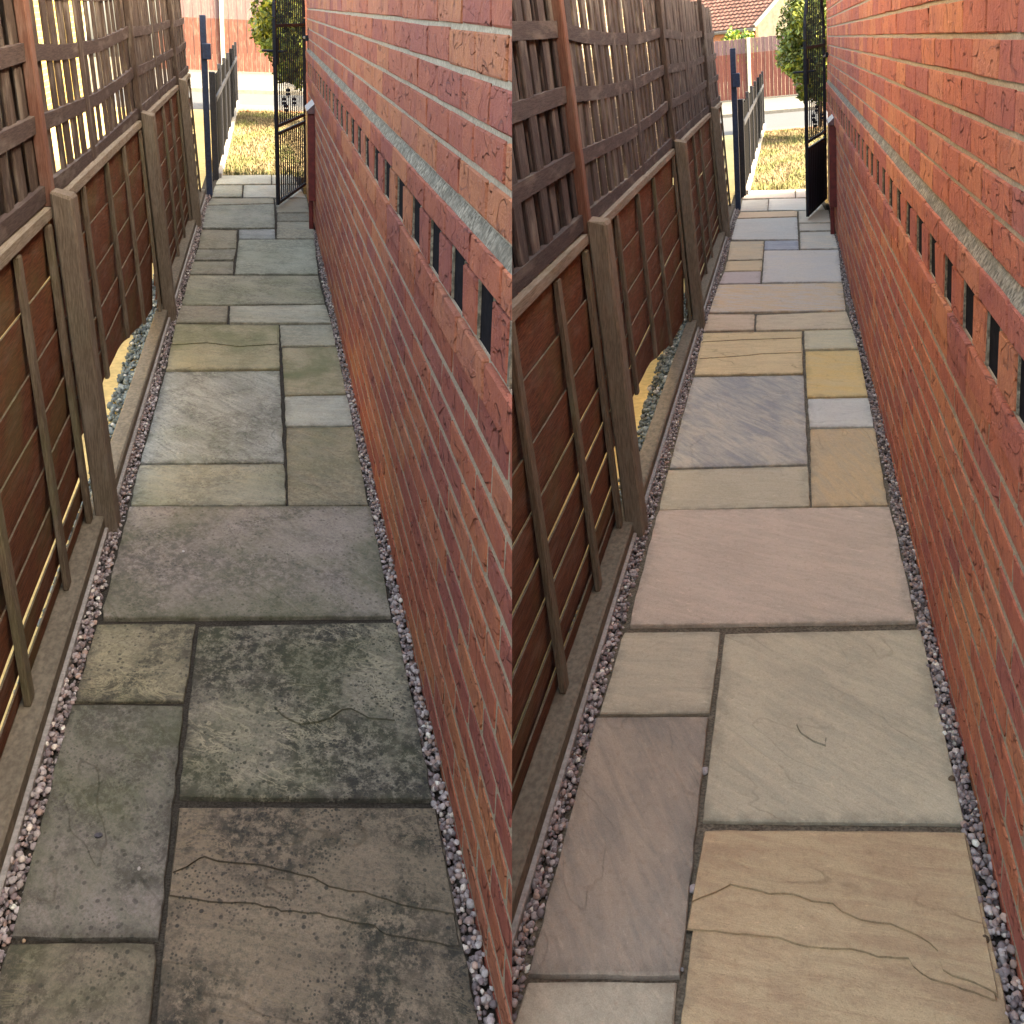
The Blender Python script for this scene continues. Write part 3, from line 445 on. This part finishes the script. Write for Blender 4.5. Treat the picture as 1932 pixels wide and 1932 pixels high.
# ---------------------------------------------------------------- timber fence with trellis top
LEAN = 0.055
def timber_fence(k):
    d = DIM[k]; P = d['posts']; root = thing(k, 'timber_fence', (-0.1, 5, 0), {'A': 'brown lap panel fence with slatted trellis top beside the grimy path', 'B': 'brown lap panel fence with slatted trellis top beside the washed path'}[k], 'fence', 'timber fences along the alleys')
    X = lambda x0: (lambda y, z: x0 - LEAN * z)
    bays = [(-.5, P[0] + .03), (P[0] + .06, P[1] + .03), (P[1] + .06, P[2] + .03), (P[2] + .06, d['gate'] - .04)]
    tops = []
    for yp in P:
        random.seed(int(yp * 100)); m = MB().box(-0.088, -0.018, yp - .02, yp + .105, -.15, 1.172, .007, .0015, LEAN)
        for i, (x, y, z) in enumerate(m.v):
            if z > 1: m.v[i] = (x, y, z + (x + .11) * -.25 + random.uniform(-.004, .004))
        part('fence_post', m, 'post', root)
    zs = [1.100, .922, .742, .588, .452, .333, .205, .122, .058]
    for bi, (ya, yb) in enumerate(bays):
        L = yb - ya; n = 10
        # lap boards
        for j in range(len(zs) - 1):
            zhi, zlo = zs[j], zs[j + 1]
            if bi == 1 and zlo < .3: continue
            sd_ = bi * 20 + j + (7 if k == 'B' else 0); wl, wh = wob(sd_, .9, .012), wob(sd_ + 40, .8, .010); gap = .0085 if bi == 0 else .006
            wide = random.Random(sd_).choice((-.032, -.032, -.030, -.016, -.012)) if bi == 0 else random.Random(sd_).choice((-.030, -.030, -.030, -.028, -.016))
            lo = lambda y: zlo + gap / 2 + wide + (wl(y) if zlo > .1 else 0); hi = lambda y, w2=wob(sd_ - 1, .9, .012): zhi - gap / 2 + (w2(y) if zhi < 1.05 else 0)
            if bi == 1 and j == 4:     # rotted lower edge of the second panel
                prof = [(ya, .30), (ya + .45, .25), (ya + .75, .31), (ya + 1.5, .285), (ya + 1.85, .23), (ya + 2.3, .17), (ya + 2.75, .10), (yb, .05)]
                lo = lambda y: np.interp(y, [p[0] for p in prof], [p[1] for p in prof]) + .012 * noise.noise(Vector((y * 9, 2, 2)))
            xf = lambda y, z: -.118 - LEAN * z - .004 + .012 * (z - zlo) / (zhi - zlo) + .006 * noise.noise(Vector((y * .8, sd_, 0)))
            vs, fs = ribbon(lins(ya, yb, 24 if (bi == 1 and j == 4) else n), lo, hi, xf, .0055); me = MB().add(vs, fs).mesh('fence_board'); me.materials.append(M['board' if k == 'A' else 'boardB']); me.materials.append(M['batten'])
            for pi in range(1, len(vs) - 4, 4): me.polygons[pi].material_index = 1     # bleached upper edge
            part('fence_board', me, None, root)
        # battens
        bt = {0: (-.1, .75, 1.585, 2.30, yb - .125), 1: (ya + .07, ya + .74, ya + 1.55, ya + 2.3, yb - .11), 2: (ya + .07, ya + .8, ya + 1.65, ya + 2.45, yb - .11), 3: (ya + .07, ya + .75, yb - .12)}[bi]
        for q, y in enumerate(bt):
            zb = .056 if not (bi == 1 and 0 < q < 4) else (.0, .33, .30, .19, .0)[q]
            random.seed(bi * 9 + q); wd = .062 if bi == 0 else .05
            part('batten', MB().box(-.108, -.090, y, y + wd, zb, 1.098 + random.uniform(-.02, .005), .003, .0015, LEAN), 'batten', root)
        # capping rail, gravel board, ledge
        vs, fs = ribbon(lins(ya, yb, 8), lambda y: 1.100, lambda y: 1.132 + .004 * noise.noise(Vector((y * 4, 1, 1))), lambda y, z: -.088 - LEAN * z, .05); part('capping_rail', MB().add(vs, fs), 'cap', root)
        for (u0, u1) in ((ya - .05, yb + .06),):
            part('gravel_board', MB().box(-.128, -.060, u0, u1, -.1, .055, .006, .0015), 'gboard', root)
            part('ledge', MB().box(-.062, -.047, u0, u1 - .05, -.1, .010, .003, .001), 'ledge', root)
        # trellis: rails in front, slats behind
        zr = [1.170, 1.386, 1.600, 1.812] if k == 'B' else [1.170, 1.386, 1.600, 1.812]
        sag = .034 if bi == 1 else (.012 if bi == 0 else .016)
        for r, zc in enumerate(zr):
            if zc > d['ttop']: continue
            w_ = wob(r + bi * 5, 1.1, .006)
            mid = lambda y: zc - sag * (1 - ((y - ya) / L * 2 - 1) ** 2) * (0.6 if r == 0 else 1) + w_(y)
            xb = lambda y, z: -.098 - LEAN * zc * 1.05 - .012 * math.sin(math.pi * (y - ya) / L) + .004 * w_(y)
            vs, fs = ribbon(lins(ya, yb, 14), lambda y: mid(y) - .026, lambda y: mid(y) + .028 + .002 * noise.noise(Vector((y * 30, r, 0))), xb, .022)
            part('trellis_rail', MB().add(vs, fs), 'rail' if k == 'A' else 'railB', root)
        pitch = .205 if k == 'A' else .200; y = ya + .03; q = 0
        while y < yb - .05:
            random.seed(bi * 100 + q + (1000 if k == 'B' else 0)); wd = random.uniform(.098, .132) if k == 'A' else random.uniform(.102, .122); th = .008 if k == 'A' else .013
            if bi in (2, 3): wd *= 1.4
            tl = random.uniform(-.012, .012); j_ = random.uniform(0, .01)
            m = MB().box(-.112 - th - j_, -.112 - j_, y, y + wd, 1.105, d['ttop'] + random.uniform(-.01, .02), .003, .0015)
            m.v = [(x - LEAN * z, yy + tl * (z - 1.4) + .006 * noise.noise(Vector((q, z * 3, bi))), z) for x, yy, z in m.v]
            part('trellis_slat', m, 'slat' if k == 'A' else 'slatB', root)
            if bi == 0 or (k == 'A' and bi == 3):   # hit and miss: a second row covers the gaps of the nearest panel
                m = MB().box(-.168, -.152, y + wd - .02, y + pitch + .03, 1.105, d['ttop'], .003, .0015, LEAN); part('trellis_slat', m, 'slat' if k == 'A' else 'slatB', root)
            y += pitch; q += 1
    for i, yp in enumerate(P):
        part('trellis_post', MB().box(-.118, -.082, yp + .0, yp + .075, 1.13, d['ttop'] + .05, .004, .001, LEAN), 'tpost' if i == 0 else 'slat', root)
        part('trellis_upright', MB().box(-.165, -.12, yp - .02, yp + .10, 1.09, d['ttop'] + .03, .004, .001, LEAN), 'slat', root)
# ---------------------------------------------------------------- next door: paving, slate chips, wall
def next_door(k):
    d = DIM[k]
    solo(k, 'neighbour_paving', MB().box(-3.2 if k == 'A' else -1.1, -.129, -.2, d['lawn_end'], -.2, -.03), 'yellow', 'pale yellow stone paving seen under the rotted fence board by the %s' % SIDE[k], kind='structure')
    pts = [(RNG.uniform(-.235, -.132), RNG.uniform(.4, 8.0), RNG.uniform(-.03, .02)) for _ in range(3000)]
    pts = [p for p in pts if p[0] > -.16 - .08 * (p[1] - 2) / 4.5]
    pal = np.array([(.14, .17, .165), (.10, .125, .12), (.20, .235, .225), (.42, .42, .38)]); me = stones('slate_chippings', pts, .0125, pal, np.array([.45, .3, .2, .05]), [False] * len(pts), 1.4, .7)
    solo(k, 'slate_chippings', me, 'chip', 'green grey slate chippings under the rotted fence board by the %s' % SIDE[k], 'chippings', kind='stuff')
    if k == 'A':
        x = -2.6; m = MB(); root = thing(k, 'neighbour_wall', (x, 8, 0), 'sunlit yellow brick wall glimpsed through the trellis slats on the left', 'wall')
        ym, ch, pit, y0, y1, top = 'ybrick', .0845, .36, 1.0, 24.0, 1.95
    else:
        x = -.95; root = thing(k, 'neighbour_wall', (x, 8, 0), 'buff brick wall glimpsed through the trellis slats of the right fence', 'wall')
        ym, ch, pit, y0, y1, top = 'bbrick', .0845, .36, 3.0, 15.5, 2.1
    part('mortar', MB().box(x - .2, x - .004, y0, y1, -.1, top), 'mortar', root)
    m = MB(); z = ch / 2; i = 0
    while z < top:
        y = y0 + (i % 2) * pit / 2
        while y < y1 - pit:
            t = random.uniform(.75, 1.15); c = random.choice(((.25, .20, .135), (.23, .17, .13), (.20, .17, .14), (.27, .23, .17)) if k == 'B' else ((.34, .25, .075), (.31, .22, .07)))
            m.box(x - .1, x + random.uniform(-.001, .002), y, y + pit - .016, z - ch / 2 + .006, z + ch / 2 - .006, 0, .001, tint=tuple(v * t for v in c)); y += pit
        z += ch; i += 1
    part('brickwork', m, ym, root, kind='stuff')
# ---------------------------------------------------------------- gate end
def gate_end(k):
    d = DIM[k]; g = d['gate']; w = d['wall']
    t = thing(k, 'gate_post', (-.02, g + .04, 0), 'slim dark blue steel gate post at the end of the %s fence' % ('left' if k == 'A' else 'right'), 'post', 'gate posts')
    part('post_shaft', MB().box(-.05, .006, g, g + .10, -.1, 1.655, .003), 'navy', t); kp = part('lock_keep', MB().box(-.038, .044, g - .03, g + .07, 1.262, 1.405, .006), 'navy', t)
    # open wrought iron gate
    (fx, fy), (hx, hy) = d['gh']; dv = Vector((hx - fx, hy - fy, 0)); Wd = dv.length; dv /= Wd; nv = Vector((-dv.y, dv.x, 0))
    t = thing(k, 'iron_gate', (hx, hy, 0), {'A': 'open black wrought iron gate with light showing between its bars', 'B': 'open black wrought iron gate with arched top and solid navy lower panel'}[k], 'gate', 'open iron gates')
    at = lambda s, z, o=0.0: Vector((fx, fy, 0)) + dv * s + nv * o + Vector((0, 0, z))
    def bar(m, p, q, wx, wy):
        p, q = Vector(p), Vector(q); ax = (q - p).normalized(); a = nv; b = ax.cross(a).normalized()
        vs = [c + a * sx * wx + b * sy * wy for c in (p, q) for sx, sy in ((-1, -1), (1, -1), (1, 1), (-1, 1))]
        m.add(vs, [(0, 1, 2, 3), (7, 6, 5, 4), (0, 4, 5, 1), (1, 5, 6, 2), (2, 6, 7, 3), (3, 7, 4, 0)]); return m
    hs = 1.66
    for s in (.025, Wd - .025): part('stile', bar(MB(), at(s, .03), at(s, hs), .014, .022), 'black', t)
    for z in (.045, .665, .735, 1.60): part('gate_rail', bar(MB(), at(.04, z), at(Wd - .04, z), .010, .014), 'black', t)
    arch = [(Wd / 2 - math.cos(a) * Wd / 2 * .985, hs + math.sin(a) * .56) for a in lins(0.02, math.pi - .02, 16)]
    m = MB()
    for a, b in zip(arch, arch[1:]): bar(m, at(*a), at(*b), .013, .014)
    part('arch', m, 'black', t)
    n = 15 if k == 'A' else 11
    for i in range(1, n):
        s = Wd * i / n; ztop = hs + math.sin(math.acos(max(-1, min(1, 1 - 2 * i / n)))) * .54
        part('gate_bar', bar(MB(), at(s, .74), at(s, ztop), .005, .0065), 'black', t)
    m = MB()
    for i in range(1, 2 * n):
        if i % 2 == (k == 'B'): bar(m, at(Wd * i / (2 * n), .05), at(Wd * i / (2 * n), .66), .006, .006 if k == 'A' else .009)
    part('lower_bars', m, 'black', t, kind='stuff')
    if k == 'B': part('lower_panel', bar(MB(), at(Wd / 2, .055), at(Wd / 2, .655), .004, Wd / 2 - .045), 'navy', t)
    for i, z in ((4, .93), (6, 1.0), (9, .90), (5, .86)):
        m = MB(); s = Wd * i / n
        for dz, r in ((-.035, .010), (-.015, .021), (.02, .021), (.04, .010)): m.tube(at(s, z + dz - .012), at(s, z + dz + .012), r, 8, r * .7)
        part('collar', m, 'black', t)
    lk = part('lock_case', bar(MB(), at(.075, 1.27), at(.075, 1.50), .024, .03), 'black', t)
    part('lever_handle', MB().tube(at(.06, 1.385, -.075), at(.06, 1.385, .12), .011).tube(at(.06, 1.385, -.07), at(.16, 1.385, -.075), .009).tube(at(.06, 1.385, .115), at(.16, 1.385, .12), .009), 'black', t)
    m = MB().box(w - .006, w - .001, d['wend'] - .42, d['wend'] - .36, 1.40, 1.60, .002).box(w - .03, w - .003, d['wend'] - .41, d['wend'] - .37, 1.48, 1.53, .002); m.tube((w - .012, d['wend'] - .39, 1.505), at(Wd - .03, 1.48), .014)
    part('wall_bracket', m, 'black', t)
    # red service box on the wall
    y = d['boxy']; t = thing(k, 'service_box', (w - .03, y + .3, .2), 'dark red metal box on the wall foot behind the %s gate' % ('left' if k == 'A' else 'right'), 'box', 'red service boxes')
    part('box_body', MB().box(w - .062, w - .002, y, y + .55, .24, .95, .004), 'red', t)
    vs, fs = cbox(w - .068, w - .001, y - .02, y + .57, .95, 1.03, 0); vs = [(x, yy, z - (.06 if (z > 1 and x < w - .03) else 0)) for x, yy, z in vs]
    part('lid', MB().add(vs, fs), 'lid', t); part('pipe', MB().box(w - .058, w - .022, y + .03, y + .12, -.05, .24, .008), 'red', t)
    # low black fence along the lawn
    t = thing(k, 'black_fence', (.03, d['lawn'], 0), 'low black board fence along the dry lawn, seen past the %s gate post' % ('left' if k == 'A' else 'right'), 'fence', 'low black fences')
    y0 = d['lawn'] - .45; y1 = d['lawn_end'] + 1.5; n = 6
    for i in range(n + 1):
        y = y0 + (y1 - y0) * i / n; part('fence_post', MB().box(-.035 if i == 0 else -.01, .028 if i == 0 else .035, y, y + .09, -.1, 1.09, .003), 'black', t)
        if i < n:
            L = (y1 - y0) / n; q = 0; yy = y + .1
            while yy < y + L - .03:
                part('fence_board', MB().box(.0, .016, yy, yy + .205, .06, 1.03 + random.uniform(-.02, .015), .002), 'blackboard', t); yy += .225
            part('fence_rail', MB().box(.016, .034, y + .09, y + L, .78, .84, .003), 'black', t)
    part('footing', MB().box(-.02, .055, y0 + .1, y1, -.1, .05, .004), 'ledge', t)
# ---------------------------------------------------------------- beyond the gate
def leaves(name, n, centre, rad, size, cols, fn=None, stretch=1.3):
    P = RNG.normal(0, 1, (n, 3)); P /= np.linalg.norm(P, axis=1, keepdims=True); lump = np.array([noise.noise(Vector(p * 2.2)) for p in P]); lump2 = np.array([noise.noise(Vector(p * 5.5)) for p in P])
    r = (RNG.uniform(0, 1, n) ** .28) * (1 + .28 * lump + .12 * lump2); P = P * r[:, None] * np.array(rad) + np.array(centre)
    if fn is not None: keep = fn(P); P = P[keep]; n = len(P); lump2 = lump2[keep]
    a = RNG.normal(0, 1, (n, 3)); a /= np.linalg.norm(a, axis=1, keepdims=True); b = np.cross(a, RNG.normal(0, 1, (n, 3))); b /= np.linalg.norm(b, axis=1, keepdims=True)
    s = size * RNG.uniform(.6, 1.3, (n, 1)); st = np.array([1, stretch, 1])
    V = np.stack([P - a * s * st, P + b * s * .45 * st, P + a * s * st, P - b * s * .45 * st], 1).reshape(-1, 3)
    i = np.arange(n)[:, None] * 4; T = np.concatenate([i + np.array([[0, 1, 2]]), i + np.array([[0, 2, 3]])])
    c = np.array(cols)[RNG.integers(len(cols), size=n)] * RNG.uniform(.6, 1.3, (n, 1)) * (1 + .8 * lump2[:, None]).clip(.5, 1.5)
    return np_mesh(name, V, T, np.repeat(c, 4, 0))
def beyond(k):
    d = DIM[k]; L0, L1 = d['lawn'], d['lawn_end']; r0, r1 = d['road']
    solo(k, 'lawn', MB().box(.045, 4.0, L0, L1 - .25, -.2, -.018), 'turf', 'parched yellow front lawn beyond the %s gate' % ('left' if k == 'A' else 'right'), kind='structure')
    n = 16000; x = RNG.uniform(.06, 1.9, n); y = RNG.uniform(L0 - .02, L1 - .2, n); h = RNG.uniform(.02, .055, n) * np.where(y < L0 + .4, 1.5, 1); a = RNG.uniform(0, 6.28, n); ln = RNG.normal(0, .02, (n, 2))
    V = np.stack([np.stack([x - .006 * np.cos(a), y - .012 * np.sin(a), np.full(n, -.02)], 1), np.stack([x + .006 * np.cos(a), y + .012 * np.sin(a), np.full(n, -.02)], 1), np.stack([x + ln[:, 0], y + ln[:, 1] * 1.5, h - .01], 1)], 1).reshape(-1, 3)
    gp = np.array([noise.noise(Vector((p * 2.2, q * .9, 0))) for p, q in zip(x, y)]); g = ((gp > .12) | (y < L0 + .35))[:, None] * RNG.uniform(.2, 1, (n, 1))
    c = np.array([.205, .165, .10]) * (1 - g) + np.array([.13, .16, .055]) * g; c = c * RNG.uniform(.55, 1.3, (n, 1))
    solo(k, 'grass', np_mesh('grass', V, np.arange(3 * n).reshape(-1, 3), np.repeat(c, 3, 0)), 'grass', 'short parched grass beyond the %s gate' % ('left' if k == 'A' else 'right'), 'grass', kind='stuff')
    solo(k, 'lawn_edging', MB().box(-.2, 5, L1 - .25, L1, -.2, .0, .01), 'edging', kind='structure')
    solo(k, 'pavement', MB().box(-2.6, 5, L1, r0, -.25, -.03), 'pave', kind='structure'); solo(k, 'road', MB().box(-2.8, 6, r0, r1, -.3, -.055), 'road', kind='structure')
    solo(k, 'kerb', MB().box(-2.8, 6, r1, r1 + .35, -.3, .03, .01), 'kerb', kind='structure'); solo(k, 'far_verge', MB().box(-2.8, 6, r1 + .35, d['kerb'] + 1.2, -.3, .0), 'kerb', kind='structure'); solo(k, 'far_pavement', MB().box(-2.8, 6, d['kerb'] + 1.2, d['far'] + .3, -.3, .004), 'pave', kind='structure')
    # closeboard fence across the road
    f = d['far']; zt, top = (1.36, 2.30) if k == 'A' else (1.36, 1.78)
    t = thing(k, 'road_fence', (-.5, f, 0), 'faded pink board fence across the road at the top left' if k == 'A' else 'red brown board fence across the road with houses behind', 'fence', 'board fences across the road')
    m, m2 = MB(), MB(); x = -2.2; q = 0
    while x < 2.2:
        o = .012 * (q % 2); m.box(x, x + .108, f + o, f + .02 + o, .02 + random.uniform(-.02, .03), zt, .003); m2.box(x, x + .108, f + .02 + o, f + .04 + o, zt - .02, top + random.uniform(-.01, .01), .003); x += .115; q += 1
    part('lower_boards', m, 'far' + k, t, kind='stuff'); part('upper_boards', m2, 'far' + k + '2', t, kind='stuff')
    px = -.547 if k == 'A' else -.62; part('concrete_post', MB().box(px - .05, px + .05, f - .06, f + .01, -.1, top + .02, .005), 'white', t); part('fence_base', MB().box(-2.2, 2.2, f - .03, f + .03, -.1, .05, .005), 'kerb', t)
    # overhanging shrub
    Y = (L0 + L1) / 2 + (2.2 if k == 'A' else 2.6); cx = .42 + 1.0; fn = lambda P: P[:, 2] > .55
    t = thing(k, 'round_shrub', (cx, Y, 0), 'lime green clipped shrub overhanging the lawn behind the %s gate' % ('left' if k == 'A' else 'right'), 'shrub', 'clipped shrubs')
    me = leaves('crown', 30000, (cx + .05, Y, 1.66), (1.06, 1.45, 1.16), .05, [(.12, .155, .022), (.17, .20, .028), (.085, .115, .022), (.21, .23, .04)], fn); part('crown', me, 'leaf', t)
    part('stem', MB().tube((cx, Y, -.05), (cx + .05, Y, 1.5), .07, 8, .04).tube((cx, Y, .5), (cx - .4, Y + .2, 1.3), .03, 6, .015).tube((cx, Y, .6), (cx + .45, Y - .2, 1.4), .03, 6, .015), 'trunk', t)
def houses():
    k = 'B'; O = Vector((-.86, 60, 0)); s = Vector((-.82, .57, 0)).normalized(); g = Vector((.57, .82, 0)).normalized(); LS, LG, E, R = 9.0, 8.0, 2.33, 2.35; up = Vector((0, 0, 1))
    t = thing(k, 'tiled_house', O, 'pale brick house with red tiled roof and gable behind the red brown fence', 'house')
    m = MB().add([O, O + s * LS, O + s * LS + up * E, O + up * E], [(0, 1, 2, 3)]); part('front_wall', MB().add([O, O + s * LS, O + s * LS + g * .2, O + g * .2, O + up * E, O + s * LS + up * E, O + s * LS + up * E + g * .2, O + up * E + g * .2], [(0, 1, 5, 4), (1, 2, 6, 5), (2, 3, 7, 6), (3, 0, 4, 7), (4, 5, 6, 7), (0, 3, 2, 1)]), 'edging', t)
    a, b, c, e, f_ = O, O + g * LG, O + g * LG + up * E, O + g * LG / 2 + up * (E + R), O + up * E; b_ = [p + s * .25 for p in (a, b, c, e, f_)]
    part('gable_wall', MB().add([a, b, c, e, f_] + b_, [(0, 1, 2, 3, 4), (5, 9, 8, 7, 6)] + [(i, (i + 1) % 5, 5 + (i + 1) % 5, 5 + i) for i in range(5)]), 'gable', t)
    sl = (g * LG / 2 + up * R); rows = 16; m = MB(); nr = sl.cross(s).normalized()
    if nr.z < 0: nr = -nr
    e0 = O + up * (E + .05) - sl * .06 - s * .12
    for r in range(rows):
        for q in range(36):
            p = e0 + sl * (1.06 * r / rows) + s * ((LS + .2) * q / 36); u = s * ((LS + .2) / 36 * .97); v = sl * (1.06 / rows * 1.15); h = nr * .05
            m.add([p + h, p + u + h * .6, p + u + v, p + v, p, p + u, p + u * .5 + h * 1.5, p + u * .5 + v + h * .5], [(0, 6, 7, 3), (6, 1, 2, 7), (0, 4, 5, 1, 6)])
    part('roof_tiles', m, 'tile', t, kind='stuff')
    part('roof_deck', MB().add([e0, e0 + s * (LS + .2), e0 + s * (LS + .2) + sl * 1.06, e0 + sl * 1.06], [(0, 1, 2, 3)]), 'verge', t)
    part('verge', MB().tube(e0 + nr * .04, e0 + sl * 1.06 + nr * .04, .09, 6), 'verge', t); part('gutter', MB().tube(e0 - up * .08, e0 - up * .08 + s * LS, .08, 6), 'verge', t)
    for i, (x, y, z, r, lab) in enumerate(((-1.5, 50, 1.55, .42, 'bright green garden bush behind the fence below the tiled eaves, left one'), (-.95, 49, 1.48, .38, 'bright green garden bush behind the fence by the gable, right one'))):
        t = thing(k, 'garden_bush', (x, y, 0), lab, 'bush', 'bushes behind the road fence'); part('crown', leaves('crown', 900, (x, y, z), (r, r, r * 1.5), .07, [(.15, .26, .03), (.30, .32, .05), (.10, .20, .03)]), 'leaf', t); part('stem', MB().tube((x, y, -.1), (x, y, z), .05), 'trunk', t)
    x, y = 1.25, 31.0; y = 25.0; x = 1.15
    t = thing(k, 'palm_tree', (x, y, 0), 'spiky dark fronds of a small palm above the clipped shrub', 'tree'); part('trunk', MB().tube((x, y, -.1), (x, y, 2.15), .07, 8, .06), 'trunk', t); m = MB()
    for i in range(26):
        a = i * 2.4; e = random.uniform(-.3, 1.0); o = Vector((x, y, 2.15)); dr = Vector((math.cos(a), math.sin(a), 0)); pts = [o + dr * (.75 * s_) + Vector((0, 0, .35 * e * s_ - .45 * s_ * s_)) for s_ in (0, .33, .66, 1)]; sdv = dr.cross(Vector((0, 0, 1))) * .035
        m.add([pts[0], pts[1] + sdv, pts[1] - sdv, pts[2] + sdv, pts[2] - sdv, pts[3]], [(0, 1, 2), (1, 3, 4, 2), (3, 5, 4)], tint=(.06 + .05 * random.random(), .11 + .05 * random.random(), .03))
    part('fronds', m, 'leaf', t)
def loose_bits():
    def peb(k, u, v, r, col, lab, z=.004):
        p = on_plane(k, u, v, 2, z); me = stones('pebble', [tuple(p)], r, np.array([col]), np.array([1.0]), [True]); solo(k, 'pebble', me, 'pebble', lab, 'pebble', 'loose pebbles on the slabs')
    peb('A', 346, 1040, .006, (.50, .49, .46), 'small white pebble lying alone on the grimy pink slab')
    peb('A', 45, 1775, .007, (.34, .24, .15), 'tan pebble in the joint at the lower left corner')
    peb('A', 262, 1714 - 75, .0038, (.38, .36, .33), 'tiny pale pebble on the long left slab of the grimy path')
    peb('B', 1330, 1454, .0065, (.42, .38, .36), 'whitish pebble wedged high in the long joint of the washed path', -.004)
    peb('B', 1307, 1677, .0075, (.40, .34, .32), 'pinkish white pebble wedged midway down the long joint of the washed path', -.004)
    peb('B', 1287, 1829, .006, (.28, .26, .25), 'grey pebble wedged low in the long joint of the washed path', -.004)
    for u, v, lab in ((186, 1579, 'round dark bolt cap on the long left slab'),):
        p = on_plane('A', u, v); solo('A', 'bolt_cap', MB().tube(p - Vector((0, 0, .01)), p + Vector((0, 0, .006)), .011, 12, .009), 'snail', lab, 'bolt')
    for u, v, lab in ((1796, 1470, 'reddish round snail on the big olive slab by the pebbles'), (1858, 1772, 'reddish round snail on the buff slab at the lower right')):
        p = on_plane('B', u, v); solo('B', 'snail', MB().tube(p - Vector((0, 0, .01)), p + Vector((0, 0, .004)), .0105, 12, .008).tube(p + Vector((0, 0, .004)), p + Vector((0, 0, .010)), .008, 10, .002), 'trunk', lab, 'snail', 'snails on the slabs')
# ---------------------------------------------------------------- build
me = MB().box(-400, 400, -60, 700, -3.2, -1.2).mesh('ground'); me.materials.append(M['earth']); o = bpy.data.objects.new('ground', me); COL.objects.link(o); o['kind'] = 'structure'
for k in 'AB':
    paving(k); gravel(k); brick_wall(k); timber_fence(k); next_door(k); gate_end(k); beyond(k)
houses(); loose_bits()
